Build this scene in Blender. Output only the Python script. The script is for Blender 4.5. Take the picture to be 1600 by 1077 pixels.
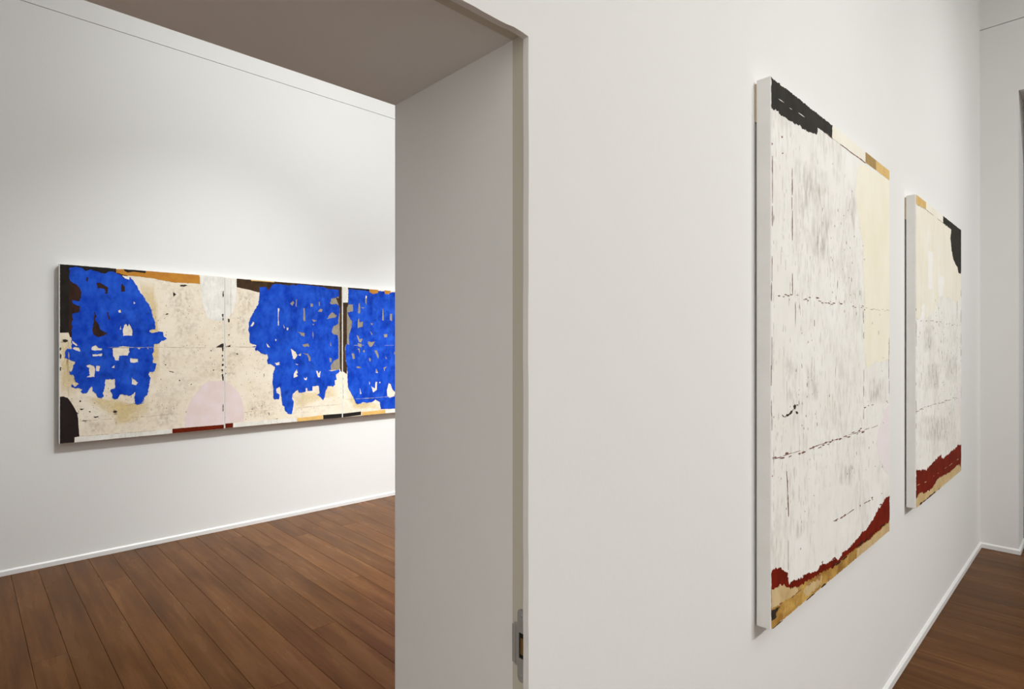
import bpy, bmesh, math, random
from mathutils import Vector, Matrix, noise
from mathutils.geometry import delaunay_2d_cdt

for o in list(bpy.data.objects):
    bpy.data.objects.remove(o, do_unlink=True)
scene = bpy.context.scene
COL = scene.collection
random.seed(11)

# ------------------------------------------------------------------ camera
F_PX, CXP, CYP, EYE = 898.0, 800.0, 542.0, 1.5
TH = math.atan2(933.0, F_PX)
CT, ST = math.cos(TH), math.sin(TH)
cam = bpy.data.cameras.new('camera')
cam.sensor_fit = 'HORIZONTAL'
cam.sensor_width = 36.0
cam.lens = 36.0 * F_PX / 1600.0
cam.shift_y = (CYP - 538.5) / 1600.0
cam.clip_start = 0.02
camo = bpy.data.objects.new('camera', cam)
camo.location = (0, 0, EYE)
camo.rotation_euler = (math.pi / 2, 0, TH - math.pi / 2)
COL.objects.link(camo)
scene.camera = camo

# ------------------------------------------------------------------ world, lamps, exposure
w = bpy.data.worlds.new('world')
scene.world = w
w.use_nodes = True
w.node_tree.nodes['Background'].inputs[0].default_value = (0.9, 0.95, 1.0, 1)
w.node_tree.nodes['Background'].inputs[1].default_value = 0.0
vs = scene.view_settings
vs.view_transform = 'Standard'
vs.look = 'None'
vs.gamma = 1.0
vs.use_curve_mapping = False
vs.exposure = 0.0


def spot(name, loc, aim, power, angle, blend, radius, color):
    l = bpy.data.lights.new(name, 'SPOT')
    l.energy = power
    l.spot_size = math.radians(angle)
    l.spot_blend = blend
    l.shadow_soft_size = radius
    l.color = color
    o = bpy.data.objects.new(name, l)
    o.location = loc
    d = Vector(aim) - Vector(loc)
    o.rotation_euler = d.to_track_quat('-Z', 'Y').to_euler()
    COL.objects.link(o)
    return o


WARM = (1.0, 1.0, 0.985)
COOL = (0.978, 0.998, 1.0)
# ceiling spots of the back room, aimed at the triptych wall
spot('ceiling_spot', (1.9, 2.35, 4.9), (1.2, 5.02, 0.5), 150, 52, 1.0, 0.03, COOL)
spot('ceiling_spot.001', (1.9, 2.35, 4.9), (1.8, 5.02, 3.7), 67, 56, 1.0, 0.03, COOL)
spot('ceiling_spot.002', (1.9, 2.35, 4.9), (1.0, 5.02, -2.0), 320, 70, 1.0, 0.03, COOL)
spot('ceiling_spot.003', (4.1, 2.1, 4.9), (3.4, 5.02, -3.5), 1320, 67, 1.0, 0.03, COOL)
# ceiling spots of the near room, aimed at the two canvases; then two added fill spots
spot('ceiling_spot.004', (3.2, -3.9, 4.9), (3.3, 0.67, 0.8), 450, 66, 1.0, 0.045, WARM)
spot('ceiling_spot.005', (1.6, -3.9, 4.9), (1.2, 0.67, 0.7), 280, 60, 1.0, 0.045, WARM)
spot('corner_fill_spot', (4.4, -3.9, 4.9), (5.3, 0.67, 1.7), 270, 60, 1.0, 0.045, WARM)  # added unseen fill, brightens the far corner and end wall
spot('left_fill_spot', (0.4, -2.0, 4.9), (-2.0, -1.0, 1.0), 1350, 76, 1.0, 0.045, WARM)  # added unseen fill, bounced off the left wall onto reveal and canvas sides


def fill_area(name, loc, sx, sy, power, color):
    l = bpy.data.lights.new(name, 'AREA')
    l.shape = 'RECTANGLE'
    l.size, l.size_y = sx, sy
    l.energy = power
    l.color = color
    o = bpy.data.objects.new(name, l)
    o.location = loc
    COL.objects.link(o)


# added unseen fill panels under both ceilings, for softer ambient light
fill_area('ceiling_fill', (1.5, -2.6, 5.18), 4.5, 2.4, 88, WARM)
fill_area('ceiling_fill.001', (0.6, 2.7, 5.18), 3.5, 1.6, 10, WARM)
fill_area('ceiling_fill.002', (3.8, 2.3, 5.18), 2.5, 1.6, 120, COOL)


# ------------------------------------------------------------------ helpers
def ray(x, y):
    u = (x - CXP) / F_PX
    v = -(y - CYP) / F_PX
    return CT + u * ST, ST - u * CT, v


def on_y(x, y, Y):
    """pixel -> (X, Z) on the plane Y = const (a wall or the face of a canvas hanging on it)"""
    r = ray(x, y)
    k = Y / r[1]
    return (r[0] * k, EYE + r[2] * k)


def lin(c):
    c = c / 255.0
    return c / 12.92 if c <= 0.04045 else ((c + 0.055) / 1.055) ** 2.4


def rgb(*c, k=1.0):
    return tuple(min(0.95, lin(v) * k) for v in c) + (1.0,)


def new_mesh(name, verts, faces, mat=None, parent=None, smooth=False):
    me = bpy.data.meshes.new(name)
    me.from_pydata(verts, [], faces)
    me.update()
    if mat:
        me.materials.append(mat)
    if smooth:
        for p in me.polygons:
            p.use_smooth = True
    o = bpy.data.objects.new(name, me)
    COL.objects.link(o)
    if parent:
        o.parent = parent
    return o


def bm_obj(name, bm, mat=None, parent=None):
    bmesh.ops.recalc_face_normals(bm, faces=bm.faces[:])
    me = bpy.data.meshes.new(name)
    bm.to_mesh(me)
    bm.free()
    if mat:
        me.materials.append(mat)
    o = bpy.data.objects.new(name, me)
    COL.objects.link(o)
    if parent:
        o.parent = parent
    return o


def box(bm, x0, x1, y0, y1, z0, z1):
    v = [bm.verts.new(p) for p in ((x0, y0, z0), (x1, y0, z0), (x1, y1, z0), (x0, y1, z0),
                                   (x0, y0, z1), (x1, y0, z1), (x1, y1, z1), (x0, y1, z1))]
    for f in ((0, 3, 2, 1), (4, 5, 6, 7), (0, 1, 5, 4), (1, 2, 6, 5), (2, 3, 7, 6), (3, 0, 4, 7)):
        bm.faces.new([v[i] for i in f])


def boxes(name, lst, mat, parent=None):
    bm = bmesh.new()
    for b in lst:
        box(bm, *b)
    return bm_obj(name, bm, mat, parent)


def structure(o):
    o['kind'] = 'structure'
    return o


# ------------------------------------------------------------------ materials
def base_mat(name):
    m = bpy.data.materials.new(name)
    m.use_nodes = True
    nt = m.node_tree
    return m, nt, nt.nodes, nt.links, nt.nodes['Principled BSDF']


def wall_mat(name, col, bump=0.06, rough=0.85):
    m, nt, N, L, p = base_mat(name)
    geo = N.new('ShaderNodeNewGeometry')
    n1 = N.new('ShaderNodeTexNoise'); n1.inputs['Scale'].default_value = 1.1; n1.inputs['Detail'].default_value = 2
    n2 = N.new('ShaderNodeTexNoise'); n2.inputs['Scale'].default_value = 55; n2.inputs['Detail'].default_value = 4
    for n in (n1, n2):
        L.new(geo.outputs['Position'], n.inputs['Vector'])
    mx = N.new('ShaderNodeMix'); mx.data_type = 'RGBA'
    mx.inputs['A'].default_value = col
    mx.inputs['B'].default_value = tuple(c * 0.965 for c in col[:3]) + (1,)
    L.new(n1.outputs['Fac'], mx.inputs['Factor'])
    L.new(mx.outputs['Result'], p.inputs['Base Color'])
    b = N.new('ShaderNodeBump'); b.inputs['Strength'].default_value = bump; b.inputs['Distance'].default_value = 0.003
    L.new(n2.outputs['Fac'], b.inputs['Height'])
    L.new(b.outputs['Normal'], p.inputs['Normal'])
    p.inputs['Roughness'].default_value = rough
    p.inputs['Specular IOR Level'].default_value = 0.3
    return m


def paint_mat(name, c1, c2, scale=(12, 12, 12), lo=0.35, hi=0.65, rough=0.6, grain=None, grain_amt=0.3,
              grain_scale=(60, 60, 6), spec=0.35, bump=0.15):
    """oil paint: two tones mixed by a noise, optional streaky grain showing a third colour"""
    m, nt, N, L, p = base_mat(name)
    geo = N.new('ShaderNodeNewGeometry')
    mp = N.new('ShaderNodeMapping'); mp.inputs['Scale'].default_value = scale
    L.new(geo.outputs['Position'], mp.inputs['Vector'])
    n1 = N.new('ShaderNodeTexNoise'); n1.inputs['Scale'].default_value = 1; n1.inputs['Detail'].default_value = 5
    n1.inputs['Roughness'].default_value = 0.6
    L.new(mp.outputs['Vector'], n1.inputs['Vector'])
    r1 = N.new('ShaderNodeMapRange'); r1.inputs['From Min'].default_value = lo; r1.inputs['From Max'].default_value = hi
    L.new(n1.outputs['Fac'], r1.inputs['Value'])
    mx = N.new('ShaderNodeMix'); mx.data_type = 'RGBA'
    mx.inputs['A'].default_value = c1; mx.inputs['B'].default_value = c2
    L.new(r1.outputs['Result'], mx.inputs['Factor'])
    out = mx.outputs['Result']
    if grain:
        mp2 = N.new('ShaderNodeMapping'); mp2.inputs['Scale'].default_value = grain_scale
        mp2.inputs['Location'].default_value = (3.1, 1.7, 5.3)
        L.new(geo.outputs['Position'], mp2.inputs['Vector'])
        n2 = N.new('ShaderNodeTexNoise'); n2.inputs['Scale'].default_value = 1; n2.inputs['Detail'].default_value = 6
        n2.inputs['Roughness'].default_value = 0.7
        L.new(mp2.outputs['Vector'], n2.inputs['Vector'])
        # patchiness: the streaks gather in clouds
        n3 = N.new('ShaderNodeTexNoise'); n3.inputs['Scale'].default_value = 5.5; n3.inputs['Detail'].default_value = 3
        L.new(geo.outputs['Position'], n3.inputs['Vector'])
        ad = N.new('ShaderNodeMath'); ad.operation = 'MULTIPLY_ADD'
        L.new(n3.outputs['Fac'], ad.inputs[0]); ad.inputs[1].default_value = 0.6
        L.new(n2.outputs['Fac'], ad.inputs[2])
        r2 = N.new('ShaderNodeMapRange'); r2.inputs['From Min'].default_value = 0.80; r2.inputs['From Max'].default_value = 1.08
        r2.inputs['To Max'].default_value = grain_amt
        L.new(ad.outputs[0], r2.inputs['Value'])
        m2 = N.new('ShaderNodeMix'); m2.data_type = 'RGBA'
        L.new(r2.outputs['Result'], m2.inputs['Factor'])
        L.new(out, m2.inputs['A']); m2.inputs['B'].default_value = grain
        out = m2.outputs['Result']
    L.new(out, p.inputs['Base Color'])
    nb = N.new('ShaderNodeTexNoise'); nb.inputs['Scale'].default_value = 160; nb.inputs['Detail'].default_value = 3
    L.new(geo.outputs['Position'], nb.inputs['Vector'])
    b = N.new('ShaderNodeBump'); b.inputs['Strength'].default_value = bump; b.inputs['Distance'].default_value = 0.002
    L.new(nb.outputs['Fac'], b.inputs['Height'])
    L.new(b.outputs['Normal'], p.inputs['Normal'])
    p.inputs['Roughness'].default_value = rough
    p.inputs['Specular IOR Level'].default_value = spec
    return m


def soft_mat(name, col, streak=(40, 40, 30), lo=0.35, hi=0.75):
    """thin stain whose cover fades out at its own rim (attribute 'cover')"""
    m, nt, N, L, p = base_mat(name)
    a = N.new('ShaderNodeAttribute'); a.attribute_name = 'cover'
    geo = N.new('ShaderNodeNewGeometry')
    mp = N.new('ShaderNodeMapping'); mp.inputs['Scale'].default_value = streak
    L.new(geo.outputs['Position'], mp.inputs['Vector'])
    n = N.new('ShaderNodeTexNoise'); n.inputs['Scale'].default_value = 1; n.inputs['Detail'].default_value = 5
    L.new(mp.outputs['Vector'], n.inputs['Vector'])
    r = N.new('ShaderNodeMapRange'); r.inputs['From Min'].default_value = lo; r.inputs['From Max'].default_value = hi
    L.new(n.outputs['Fac'], r.inputs['Value'])
    mu = N.new('ShaderNodeMath'); mu.operation = 'MULTIPLY'
    L.new(a.outputs['Fac'], mu.inputs[0]); L.new(r.outputs['Result'], mu.inputs[1])
    L.new(mu.outputs[0], p.inputs['Alpha'])
    p.inputs['Base Color'].default_value = col
    p.inputs['Roughness'].default_value = 0.7
    return m


def wood_mat():
    m, nt, N, L, p = base_mat('plank_wood')
    geo = N.new('ShaderNodeNewGeometry')
    oi = N.new('ShaderNodeObjectInfo')
    off = N.new('ShaderNodeVectorMath'); off.operation = 'MULTIPLY_ADD'
    comb = N.new('ShaderNodeCombineXYZ')
    for i in range(3):
        L.new(oi.outputs['Random'], comb.inputs[i])
    L.new(comb.outputs[0], off.inputs[0]); off.inputs[1].default_value = (37, 61, 17)
    L.new(geo.outputs['Position'], off.inputs[2])
    # long grain
    mp = N.new('ShaderNodeMapping'); mp.inputs['Scale'].default_value = (34, 1.6, 34)
    L.new(off.outputs[0], mp.inputs['Vector'])
    g = N.new('ShaderNodeTexNoise'); g.inputs['Scale'].default_value = 1; g.inputs['Detail'].default_value = 7
    g.inputs['Roughness'].default_value = 0.62; g.inputs['Distortion'].default_value = 0.15
    L.new(mp.outputs['Vector'], g.inputs['Vector'])
    # broad cloudy figure
    mp2 = N.new('ShaderNodeMapping'); mp2.inputs['Scale'].default_value = (9, 1.3, 9)
    L.new(off.outputs[0], mp2.inputs['Vector'])
    g2 = N.new('ShaderNodeTexNoise'); g2.inputs['Scale'].default_value = 1; g2.inputs['Detail'].default_value = 3
    L.new(mp2.outputs['Vector'], g2.inputs['Vector'])
    # short speckle of pores
    mp3 = N.new('ShaderNodeMapping'); mp3.inputs['Scale'].default_value = (260, 26, 260)
    L.new(off.outputs[0], mp3.inputs['Vector'])
    g3 = N.new('ShaderNodeTexNoise'); g3.inputs['Scale'].default_value = 1; g3.inputs['Detail'].default_value = 2
    L.new(mp3.outputs['Vector'], g3.inputs['Vector'])
    ramp = N.new('ShaderNodeValToRGB')
    ramp.color_ramp.elements[0].position = 0.28
    ramp.color_ramp.elements[0].color = WOOD[0]
    ramp.color_ramp.elements[1].position = 0.74
    ramp.color_ramp.elements[1].color = WOOD[2]
    e = ramp.color_ramp.elements.new(0.5); e.color = WOOD[1]
    mixv = N.new('ShaderNodeMath'); mixv.operation = 'MULTIPLY_ADD'
    L.new(g2.outputs['Fac'], mixv.inputs[0]); mixv.inputs[1].default_value = 0.5
    half = N.new('ShaderNodeMath'); half.operation = 'MULTIPLY'; half.inputs[1].default_value = 0.38
    L.new(g.outputs['Fac'], half.inputs[0])
    L.new(half.outputs[0], mixv.inputs[2])
    m3 = N.new('ShaderNodeMath'); m3.operation = 'MULTIPLY_ADD'
    L.new(g3.outputs['Fac'], m3.inputs[0]); m3.inputs[1].default_value = 0.12
    L.new(mixv.outputs[0], m3.inputs[2])
    L.new(m3.outputs[0], ramp.inputs['Fac'])
    # each plank a little lighter or darker than the next
    rv = N.new('ShaderNodeMapRange'); rv.inputs['To Min'].default_value = 0.86; rv.inputs['To Max'].default_value = 1.14
    L.new(oi.outputs['Random'], rv.inputs['Value'])
    hs = N.new('ShaderNodeHueSaturation')
    L.new(rv.outputs['Result'], hs.inputs['Value'])
    L.new(ramp.outputs['Color'], hs.inputs['Color'])
    L.new(hs.outputs['Color'], p.inputs['Base Color'])
    rr = N.new('ShaderNodeMapRange'); rr.inputs['To Min'].default_value = 0.2; rr.inputs['To Max'].default_value = 0.32
    L.new(g2.outputs['Fac'], rr.inputs['Value'])
    L.new(rr.outputs['Result'], p.inputs['Roughness'])
    p.inputs['Specular IOR Level'].default_value = 0.05
    b = N.new('ShaderNodeBump'); b.inputs['Strength'].default_value = 0.12; b.inputs['Distance'].default_value = 0.002
    L.new(g.outputs['Fac'], b.inputs['Height'])
    L.new(b.outputs['Normal'], p.inputs['Normal'])
    return m


def plain_mat(name, col, rough=0.6, metal=0.0, spec=0.4):
    m, nt, N, L, p = base_mat(name)
    geo = N.new('ShaderNodeNewGeometry')
    n = N.new('ShaderNodeTexNoise'); n.inputs['Scale'].default_value = 90; n.inputs['Detail'].default_value = 3
    L.new(geo.outputs['Position'], n.inputs['Vector'])
    mx = N.new('ShaderNodeMix'); mx.data_type = 'RGBA'
    mx.inputs['A'].default_value = col
    mx.inputs['B'].default_value = tuple(c * 0.88 for c in col[:3]) + (1,)
    L.new(n.outputs['Fac'], mx.inputs['Factor'])
    L.new(mx.outputs['Result'], p.inputs['Base Color'])
    p.inputs['Roughness'].default_value = rough
    p.inputs['Metallic'].default_value = metal
    p.inputs['Specular IOR Level'].default_value = spec
    return m


WOOD = ((0.058, 0.021, 0.0055, 1), (0.110, 0.044, 0.0125, 1), (0.175, 0.079, 0.027, 1))
M_WALL = wall_mat('white_plaster', (0.825, 0.825, 0.805, 1), 0.13)
M_REVEAL = M_WALL
M_CEIL = wall_mat('white_ceiling', (0.84, 0.84, 0.83, 1), 0.03)
M_FRAME = wall_mat('cream_frame_paint', (0.60, 0.565, 0.475, 1), 0.02, 0.5)
M_SKIRT = wall_mat('white_skirting', (0.84, 0.835, 0.82, 1), 0.0, 0.4)
M_WOOD = wood_mat()
M_SUB = plain_mat('joint_shadow_board', (0.02, 0.009, 0.005, 1), 0.9)
M_STEEL = plain_mat('dull_steel', (0.42, 0.41, 0.39, 1), 0.5, 0.35)
M_BRASS = plain_mat('aged_brass', (0.30, 0.17, 0.05, 1), 0.45, 0.7)
M_HOLE_SHADE = plain_mat('mortise_shade', (0.012, 0.009, 0.006, 1), 0.9)  # shade inside the latch hole, put into the colour
M_BATTEN = plain_mat('raw_pine', (0.62, 0.50, 0.36, 1), 0.7)

# ------------------------------------------------------------------ room shell
D = 0.672          # face of the dividing wall in the near room
DB = 1.095         # its face in the back room
YB = 5.021         # wall with the triptych
XR = 5.512         # end wall of the near room
XL = -2.0          # left ends of both rooms
XR2 = 6.4          # right end of the back room
YF = -4.6          # wall behind the camera
HC = 5.2           # ceilings
XJ = 0.695         # right jamb
XJL = -0.34        # left jamb
ZL = 2.034         # lintel soffit
GAP = 3.805        # shadow gap of the wall lining, back room
GAPR = 3.866       # the same on the end wall

wm = structure(boxes('wall_middle', [
    (XJ, XR, D, DB, 0, HC),
    (XL, XJL, D, DB, 0, HC),
    (XJL, XJ, D, DB, ZL, HC),
    (XR, XR2, D + 0.1, DB, 0, HC),
], M_WALL))
# plaster arris that returns round the opening: slightly uneven, laid by hand
def arris():
    bm = bmesh.new()
    rows = []
    def sect(c_out, c_in):
        rows.append([bm.verts.new(p) for p in (c_out[0], c_out[1], c_in[1], c_in[0])])
    n = 60
    path = []
    for i in range(n + 1):                      # up the right jamb
        z = 2.018 * i / n
        j = 0.0011 * noise.noise((z * 9, 1.3, 0)) + 0.0005 * noise.noise((z * 41, 7.3, 0))
        path.append(('r', 0.6850 + j, z))
    for i in range(1, n + 1):                   # along the lintel
        x = 0.6850 + (XJL + 0.01 - 0.6850) * i / n
        j = 0.0018 * noise.noise((x * 13, 3.1, 0)) + 0.0010 * noise.noise((x * 45, 2.2, 0))
        path.append(('t', x, 2.0178 + 0.012 * (0.685 - x) + j + (0.003 * max(0, 1 - abs(x - 0.655) / 0.03))))
    for i in range(1, n + 1):                   # down the left jamb
        z = 2.03 * (1 - i / n)
        path.append(('l', XJL + 0.01, z))
    for k, x, z in path:
        if k == 'r':
            ox, oz = XJ, z
            if z > 2.017: ox, oz = XJ, ZL
        elif k == 't':
            ox, oz = x, ZL
        else:
            ox, oz = XJL, z
        rows.append([bm.verts.new((x, D, z)), bm.verts.new((x, D + 0.0125, z)),
                     bm.verts.new((ox, D + 0.0125, oz)), bm.verts.new((ox, D, oz))])
    for a, b in zip(rows, rows[1:]):
        for i in range(4):
            try:
                bm.faces.new((a[i], a[(i + 1) % 4], b[(i + 1) % 4], b[i]))
            except ValueError:
                pass
    bm.faces.new(rows[0]); bm.faces.new(rows[-1])
    return bm
o = bm_obj('plaster_edge', arris(), M_WALL, wm)

# door lining: a flat painted frame just behind the plaster edge, with its strike plate
FY0, FY1 = D + 0.0125, 0.7190
fr = structure(boxes('trim_1', [
    (XJ - 0.0015, XJ + 0.02, FY0, FY1, 0, ZL + 0.02),
    (XJL - 0.02, XJL + 0.0015, FY0, FY1, 0, ZL + 0.02),
    (XJL + 0.0015, XJ - 0.0015, FY0, FY1, ZL - 0.0015, ZL + 0.02),
], M_FRAME))


def strike_plate():
    xf = XJ - 0.0015
    # outline in (Y, Z): narrow tabs with round ends above and below a wide middle with a bent lip
    zc = 0.9885
    yc = 0.6965                       # middle of the tabs
    tab, body0, body1 = 0.0090, 0.6860, 0.7150
    zt, zb = zc + 0.0625, zc - 0.0625
    zm = 0.0365
    pts = []
    for i in range(9):
        a = math.pi * i / 8
        pts.append((yc + tab * math.cos(a), zt - tab + tab * math.sin(a)))
    pts += [(yc - tab, zc + zm), (body0, zc + zm), (body0, zc - zm), (yc - tab, zc - zm)]
    for i in range(9):
        a = math.pi + math.pi * i / 8
        pts.append((yc + tab * math.cos(a), zb + tab + tab * math.sin(a)))
    pts += [(yc + tab, zc - zm), (body1 - 0.003, zc - zm), (body1, zc - zm + 0.004),
            (body1, zc + zm - 0.004), (body1 - 0.003, zc + zm), (yc + tab, zc + zm)]
    hole = [(yc - 0.009, zc - 0.022), (yc + 0.0055, zc - 0.022), (yc + 0.0055, zc + 0.022), (yc - 0.009, zc + 0.022)]
    t = 0.0018
    verts, faces = fill([pts, hole])
    V, Fc = [], []
    n = len(verts)
    for (y, z) in verts:
        V.append((xf - t, y, z))
    for (y, z) in verts:
        V.append((xf, y, z))
    for f in faces:
        Fc.append(f); Fc.append([n + i for i in reversed(f)])
    for a, b in rim(faces):
        Fc.append([a, b, n + b, n + a])
    o = new_mesh('strike_plate', V, Fc, M_STEEL, fr)
    o['label'] = 'dull steel strike plate with rounded tabs'
    # bent lip that runs on to the reveal
    bm = bmesh.new()
    box(bm, xf - 0.0035, xf - t, body1 - 0.006, body1 + 0.0015, zc - zm + 0.004, zc + zm - 0.004)
    bm_obj('lip', bm, M_STEEL, o)
    bm = bmesh.new()
    box(bm, xf - 0.0004, xf - 0.0001, yc - 0.0088, yc + 0.0053, zc - 0.0218, zc + 0.0218)
    bm_obj('latch_hole_shade', bm, M_HOLE_SHADE, o)  # thin near-black sheet, painted shade in place of the hole's depth
    bm = bmesh.new()
    box(bm, xf - 0.0012, xf - 0.0005, yc - 0.008, yc + 0.0025, zc - 0.015, zc + 0.013)
    bm_obj('latch_keeper', bm, M_BRASS, o)
    for zz in (zt - tab - 0.002, zb + tab + 0.002):
        bm = bmesh.new()
        bmesh.ops.create_cone(bm, cap_ends=True, segments=14, radius1=0.0036, radius2=0.0028, depth=0.0012,
                              matrix=Matrix.Translation((xf - t - 0.0004, yc, zz)) @ Matrix.Rotation(-math.pi / 2, 4, 'Y'))
        box(bm, xf - t - 0.0012, xf - t - 0.0009, yc - 0.0025, yc + 0.0025, zz - 0.0004, zz + 0.0004)
        bm_obj('screw', bm, M_STEEL, o)


# ---- polygon filling with holes (even-odd)
def inside(p, loop):
    x, y = p
    c = False
    j = len(loop) - 1
    for i in range(len(loop)):
        xi, yi = loop[i]; xj, yj = loop[j]
        if (yi > y) != (yj > y) and x < (xj - xi) * (y - yi) / (yj - yi) + xi:
            c = not c
        j = i
    return c


def fill(loops):
    """triangulate loops[0] minus loops[1:]"""
    vs_, es_ = [], []
    for lp in loops:
        s = len(vs_)
        vs_ += [Vector(p) for p in lp]
        es_ += [(s + i, s + (i + 1) % len(lp)) for i in range(len(lp))]
    v, e, f, *_ = delaunay_2d_cdt(vs_, es_, [], 0, 1e-6)
    bb = [(min(p[0] for p in lp), max(p[0] for p in lp), min(p[1] for p in lp), max(p[1] for p in lp)) for lp in loops]
    keep = []
    for t in f:
        c = ((v[t[0]].x + v[t[1]].x + v[t[2]].x) / 3, (v[t[0]].y + v[t[1]].y + v[t[2]].y) / 3)
        if not inside(c, loops[0]):
            continue
        bad = False
        for lp, b in zip(loops[1:], bb[1:]):
            if b[0] <= c[0] <= b[1] and b[2] <= c[1] <= b[3] and inside(c, lp):
                bad = True
                break
        if not bad:
            keep.append(list(t))
    used = sorted({i for t in keep for i in t})
    mp = {i: k for k, i in enumerate(used)}
    return [(v[i].x, v[i].y) for i in used], [[mp[i] for i in t] for t in keep]


def rim(faces):
    cnt = {}
    for f in faces:
        for a, b in zip(f, f[1:] + f[:1]):
            k = (min(a, b), max(a, b))
            cnt.setdefault(k, []).append((a, b))
    return [v[0] for v in cnt.values() if len(v) == 1]


strike_plate()


# back wall with its lining and the shadow gap under the upper strip
structure(boxes('wall_back', [
    (XL, XR2, YB, YB + 0.15, 0, GAP),
    (XL, XR2, YB + 0.012, YB + 0.15, GAP, GAP + 0.005),
    (XL, XR2, YB, YB + 0.15, GAP + 0.005, HC),
], M_WALL))
# end wall of the near room with a tall opening into the next space
OY, OZ = 0.453, 3.352
structure(boxes('wall_right', [
    (XR, XR + 0.35, OY, D, 0, GAPR),
    (XR + 0.012, XR + 0.35, OY - 1.3, D, GAPR, GAPR + 0.006),
    (XR, XR + 0.35, OY, D, GAPR + 0.006, HC),
    (XR, XR + 0.35, OY - 1.3, OY, OZ, GAPR),
    (XR, XR + 0.35, OY - 1.3, OY, GAPR + 0.006, HC),
    (XR, XR + 0.35, YF, OY - 1.3, 0, HC),
    (XR + 0.35, XR + 1.8, OY + 0.1, OY + 0.2, 0, HC),
    (XR + 0.35, XR + 1.8, OY - 1.5, OY - 1.4, 0, HC),
    (XR + 1.8, XR + 1.95, OY - 1.5, OY + 0.2, 0, HC),
], M_WALL))
structure(boxes('wall_left', [(XL - 0.15, XL, YF, YB + 0.15, 0, HC)], M_WALL))
structure(boxes('wall_front', [(XL, XR, YF - 0.15, YF, 0, HC)], M_WALL))
structure(boxes('wall_far', [(XR2, XR2 + 0.15, D + 0.1, YB + 0.15, 0, HC)], M_WALL))
structure(boxes('ceiling', [(XL - 0.15, XR2 + 1.2, YF - 0.15, YB + 0.15, HC, HC + 0.15)], M_CEIL))


# skirtings: low board with a bevelled top
def skirting(name, a, b, nrm, ends=(0, 0)):
    """board along a->b (XY), nrm points into the room"""
    prof = [(0.0, 0.0), (0.012, 0.0), (0.012, 0.0285), (0.005, 0.0365), (0.0, 0.0365)]
    a, b, nv = Vector(a), Vector(b), Vector(nrm)
    d = (b - a).normalized()
    V = []
    for p, sgn in ((a, ends[0]), (b, ends[1])):
        for u, z in prof:
            q = p + nv * u + d * (sgn * u)
            V.append((q.x, q.y, z))
    n = len(prof)
    Fc = [[i, (i + 1) % n, n + (i + 1) % n, n + i] for i in range(n)] + [list(range(n)), list(range(2 * n - 1, n - 1, -1))]
    bm = bmesh.new()
    vv = [bm.verts.new(v) for v in V]
    for f in Fc:
        bm.faces.new([vv[i] for i in f])
    return structure(bm_obj(name, bm, M_SKIRT))


skirting('baseboard_middle', (0.70, D), (XR, D), (0, -1), (0, -1))
skirting('baseboard_right', (XR, D), (XR, OY), (-1, 0), (1, 1))
skirting('baseboard_opening', (XR, OY), (XR + 0.35, OY), (0, -1), (-1, 0))
skirting('baseboard_back', (XL, YB), (XR2, YB), (0, -1))

# ------------------------------------------------------------------ floor of separate planks
PW = 0.1375
floor = structure(boxes('floor', [(XL - 0.15, XR2 + 1.2, YF - 0.15, YB + 0.15, -0.12, -0.016)], M_SUB))


def plank_mesh(wd, ln):
    bm = bmesh.new()
    g, c, t = 0.0006, 0.0011, 0.0155
    x0, x1, y0, y1 = g, wd - g, g, ln - g
    rings = [[(x0, y0, -t), (x1, y0, -t), (x1, y1, -t), (x0, y1, -t)],
             [(x0, y0, -c), (x1, y0, -c), (x1, y1, -c), (x0, y1, -c)],
             [(x0 + c, y0 + c, 0), (x1 - c, y0 + c, 0), (x1 - c, y1 - c, 0), (x0 + c, y1 - c, 0)]]
    vv = [[bm.verts.new(p) for p in r] for r in rings]
    for a, b in zip(vv, vv[1:]):
        for i in range(4):
            bm.faces.new((a[i], a[(i + 1) % 4], b[(i + 1) % 4], b[i]))
    bm.faces.new(vv[2]); bm.faces.new(list(reversed(vv[0])))
    bmesh.ops.recalc_face_normals(bm, faces=bm.faces[:])
    me = bpy.data.meshes.new('plank')
    bm.to_mesh(me); bm.free()
    me.materials.append(M_WOOD)
    return me


PM = {}
REST = []
def lay(x, y0, y1, wd=PW):
    ln = round(y1 - y0, 3)
    if ln < 0.03 or wd < 0.02:
        return
    k = (round(wd, 3), ln)
    if k not in PM:
        PM[k] = plank_mesh(wd, ln)
    if x < -0.9 or y1 < -2.0:          # far out of view: joined into one part below
        REST.append((PM[k], x, y0))
        return
    o = bpy.data.objects.new('plank', PM[k])
    o.location = (x, y0, 0)
    o.parent = floor
    COL.objects.link(o)


X0 = 0.247 - PW * 16
rnd = random.Random(5)
PL = 2.44
for i in range(0, 68):
    x = X0 + i * PW
    ph = round(rnd.choice([0.0, 0.3, 0.61, 0.91, 1.22, 1.52, 1.83, 2.13]) + rnd.choice([0, 0.07, 0.13]), 2)
    for lo_, hi_, xa, xb in ((YF, D, XL, XR + 1.8), (D, DB, XJL, XJ), (DB, YB, XL, XR2)):
        xs, xe = max(x, xa), min(x + PW, xb)
        if xe - xs < 0.02:
            continue
        if lo_ == YF and xs > XR:
            lay(xs, OY - 1.4, OY + 0.1, xe - xs)
            continue
        if lo_ == D:
            lay(xs, lo_, hi_, xe - xs)
            continue
        y = lo_ - ph
        while y < hi_:
            a, b = max(y, lo_), min(y + PL, hi_)
            if b - a < 0.2 and y + PL < hi_:
                pass
            lay(xs, a, b, xe - xs)
            y += PL

bm = bmesh.new()
for me, x, y in REST:
    k = len(bm.verts)
    bm.from_mesh(me)
    bm.verts.ensure_lookup_table()
    for v in bm.verts[k:]:
        v.co += Vector((x, y, 0))
o = bm_obj('outer_planks', bm, M_WOOD, floor)
o['kind'] = 'stuff'

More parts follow.
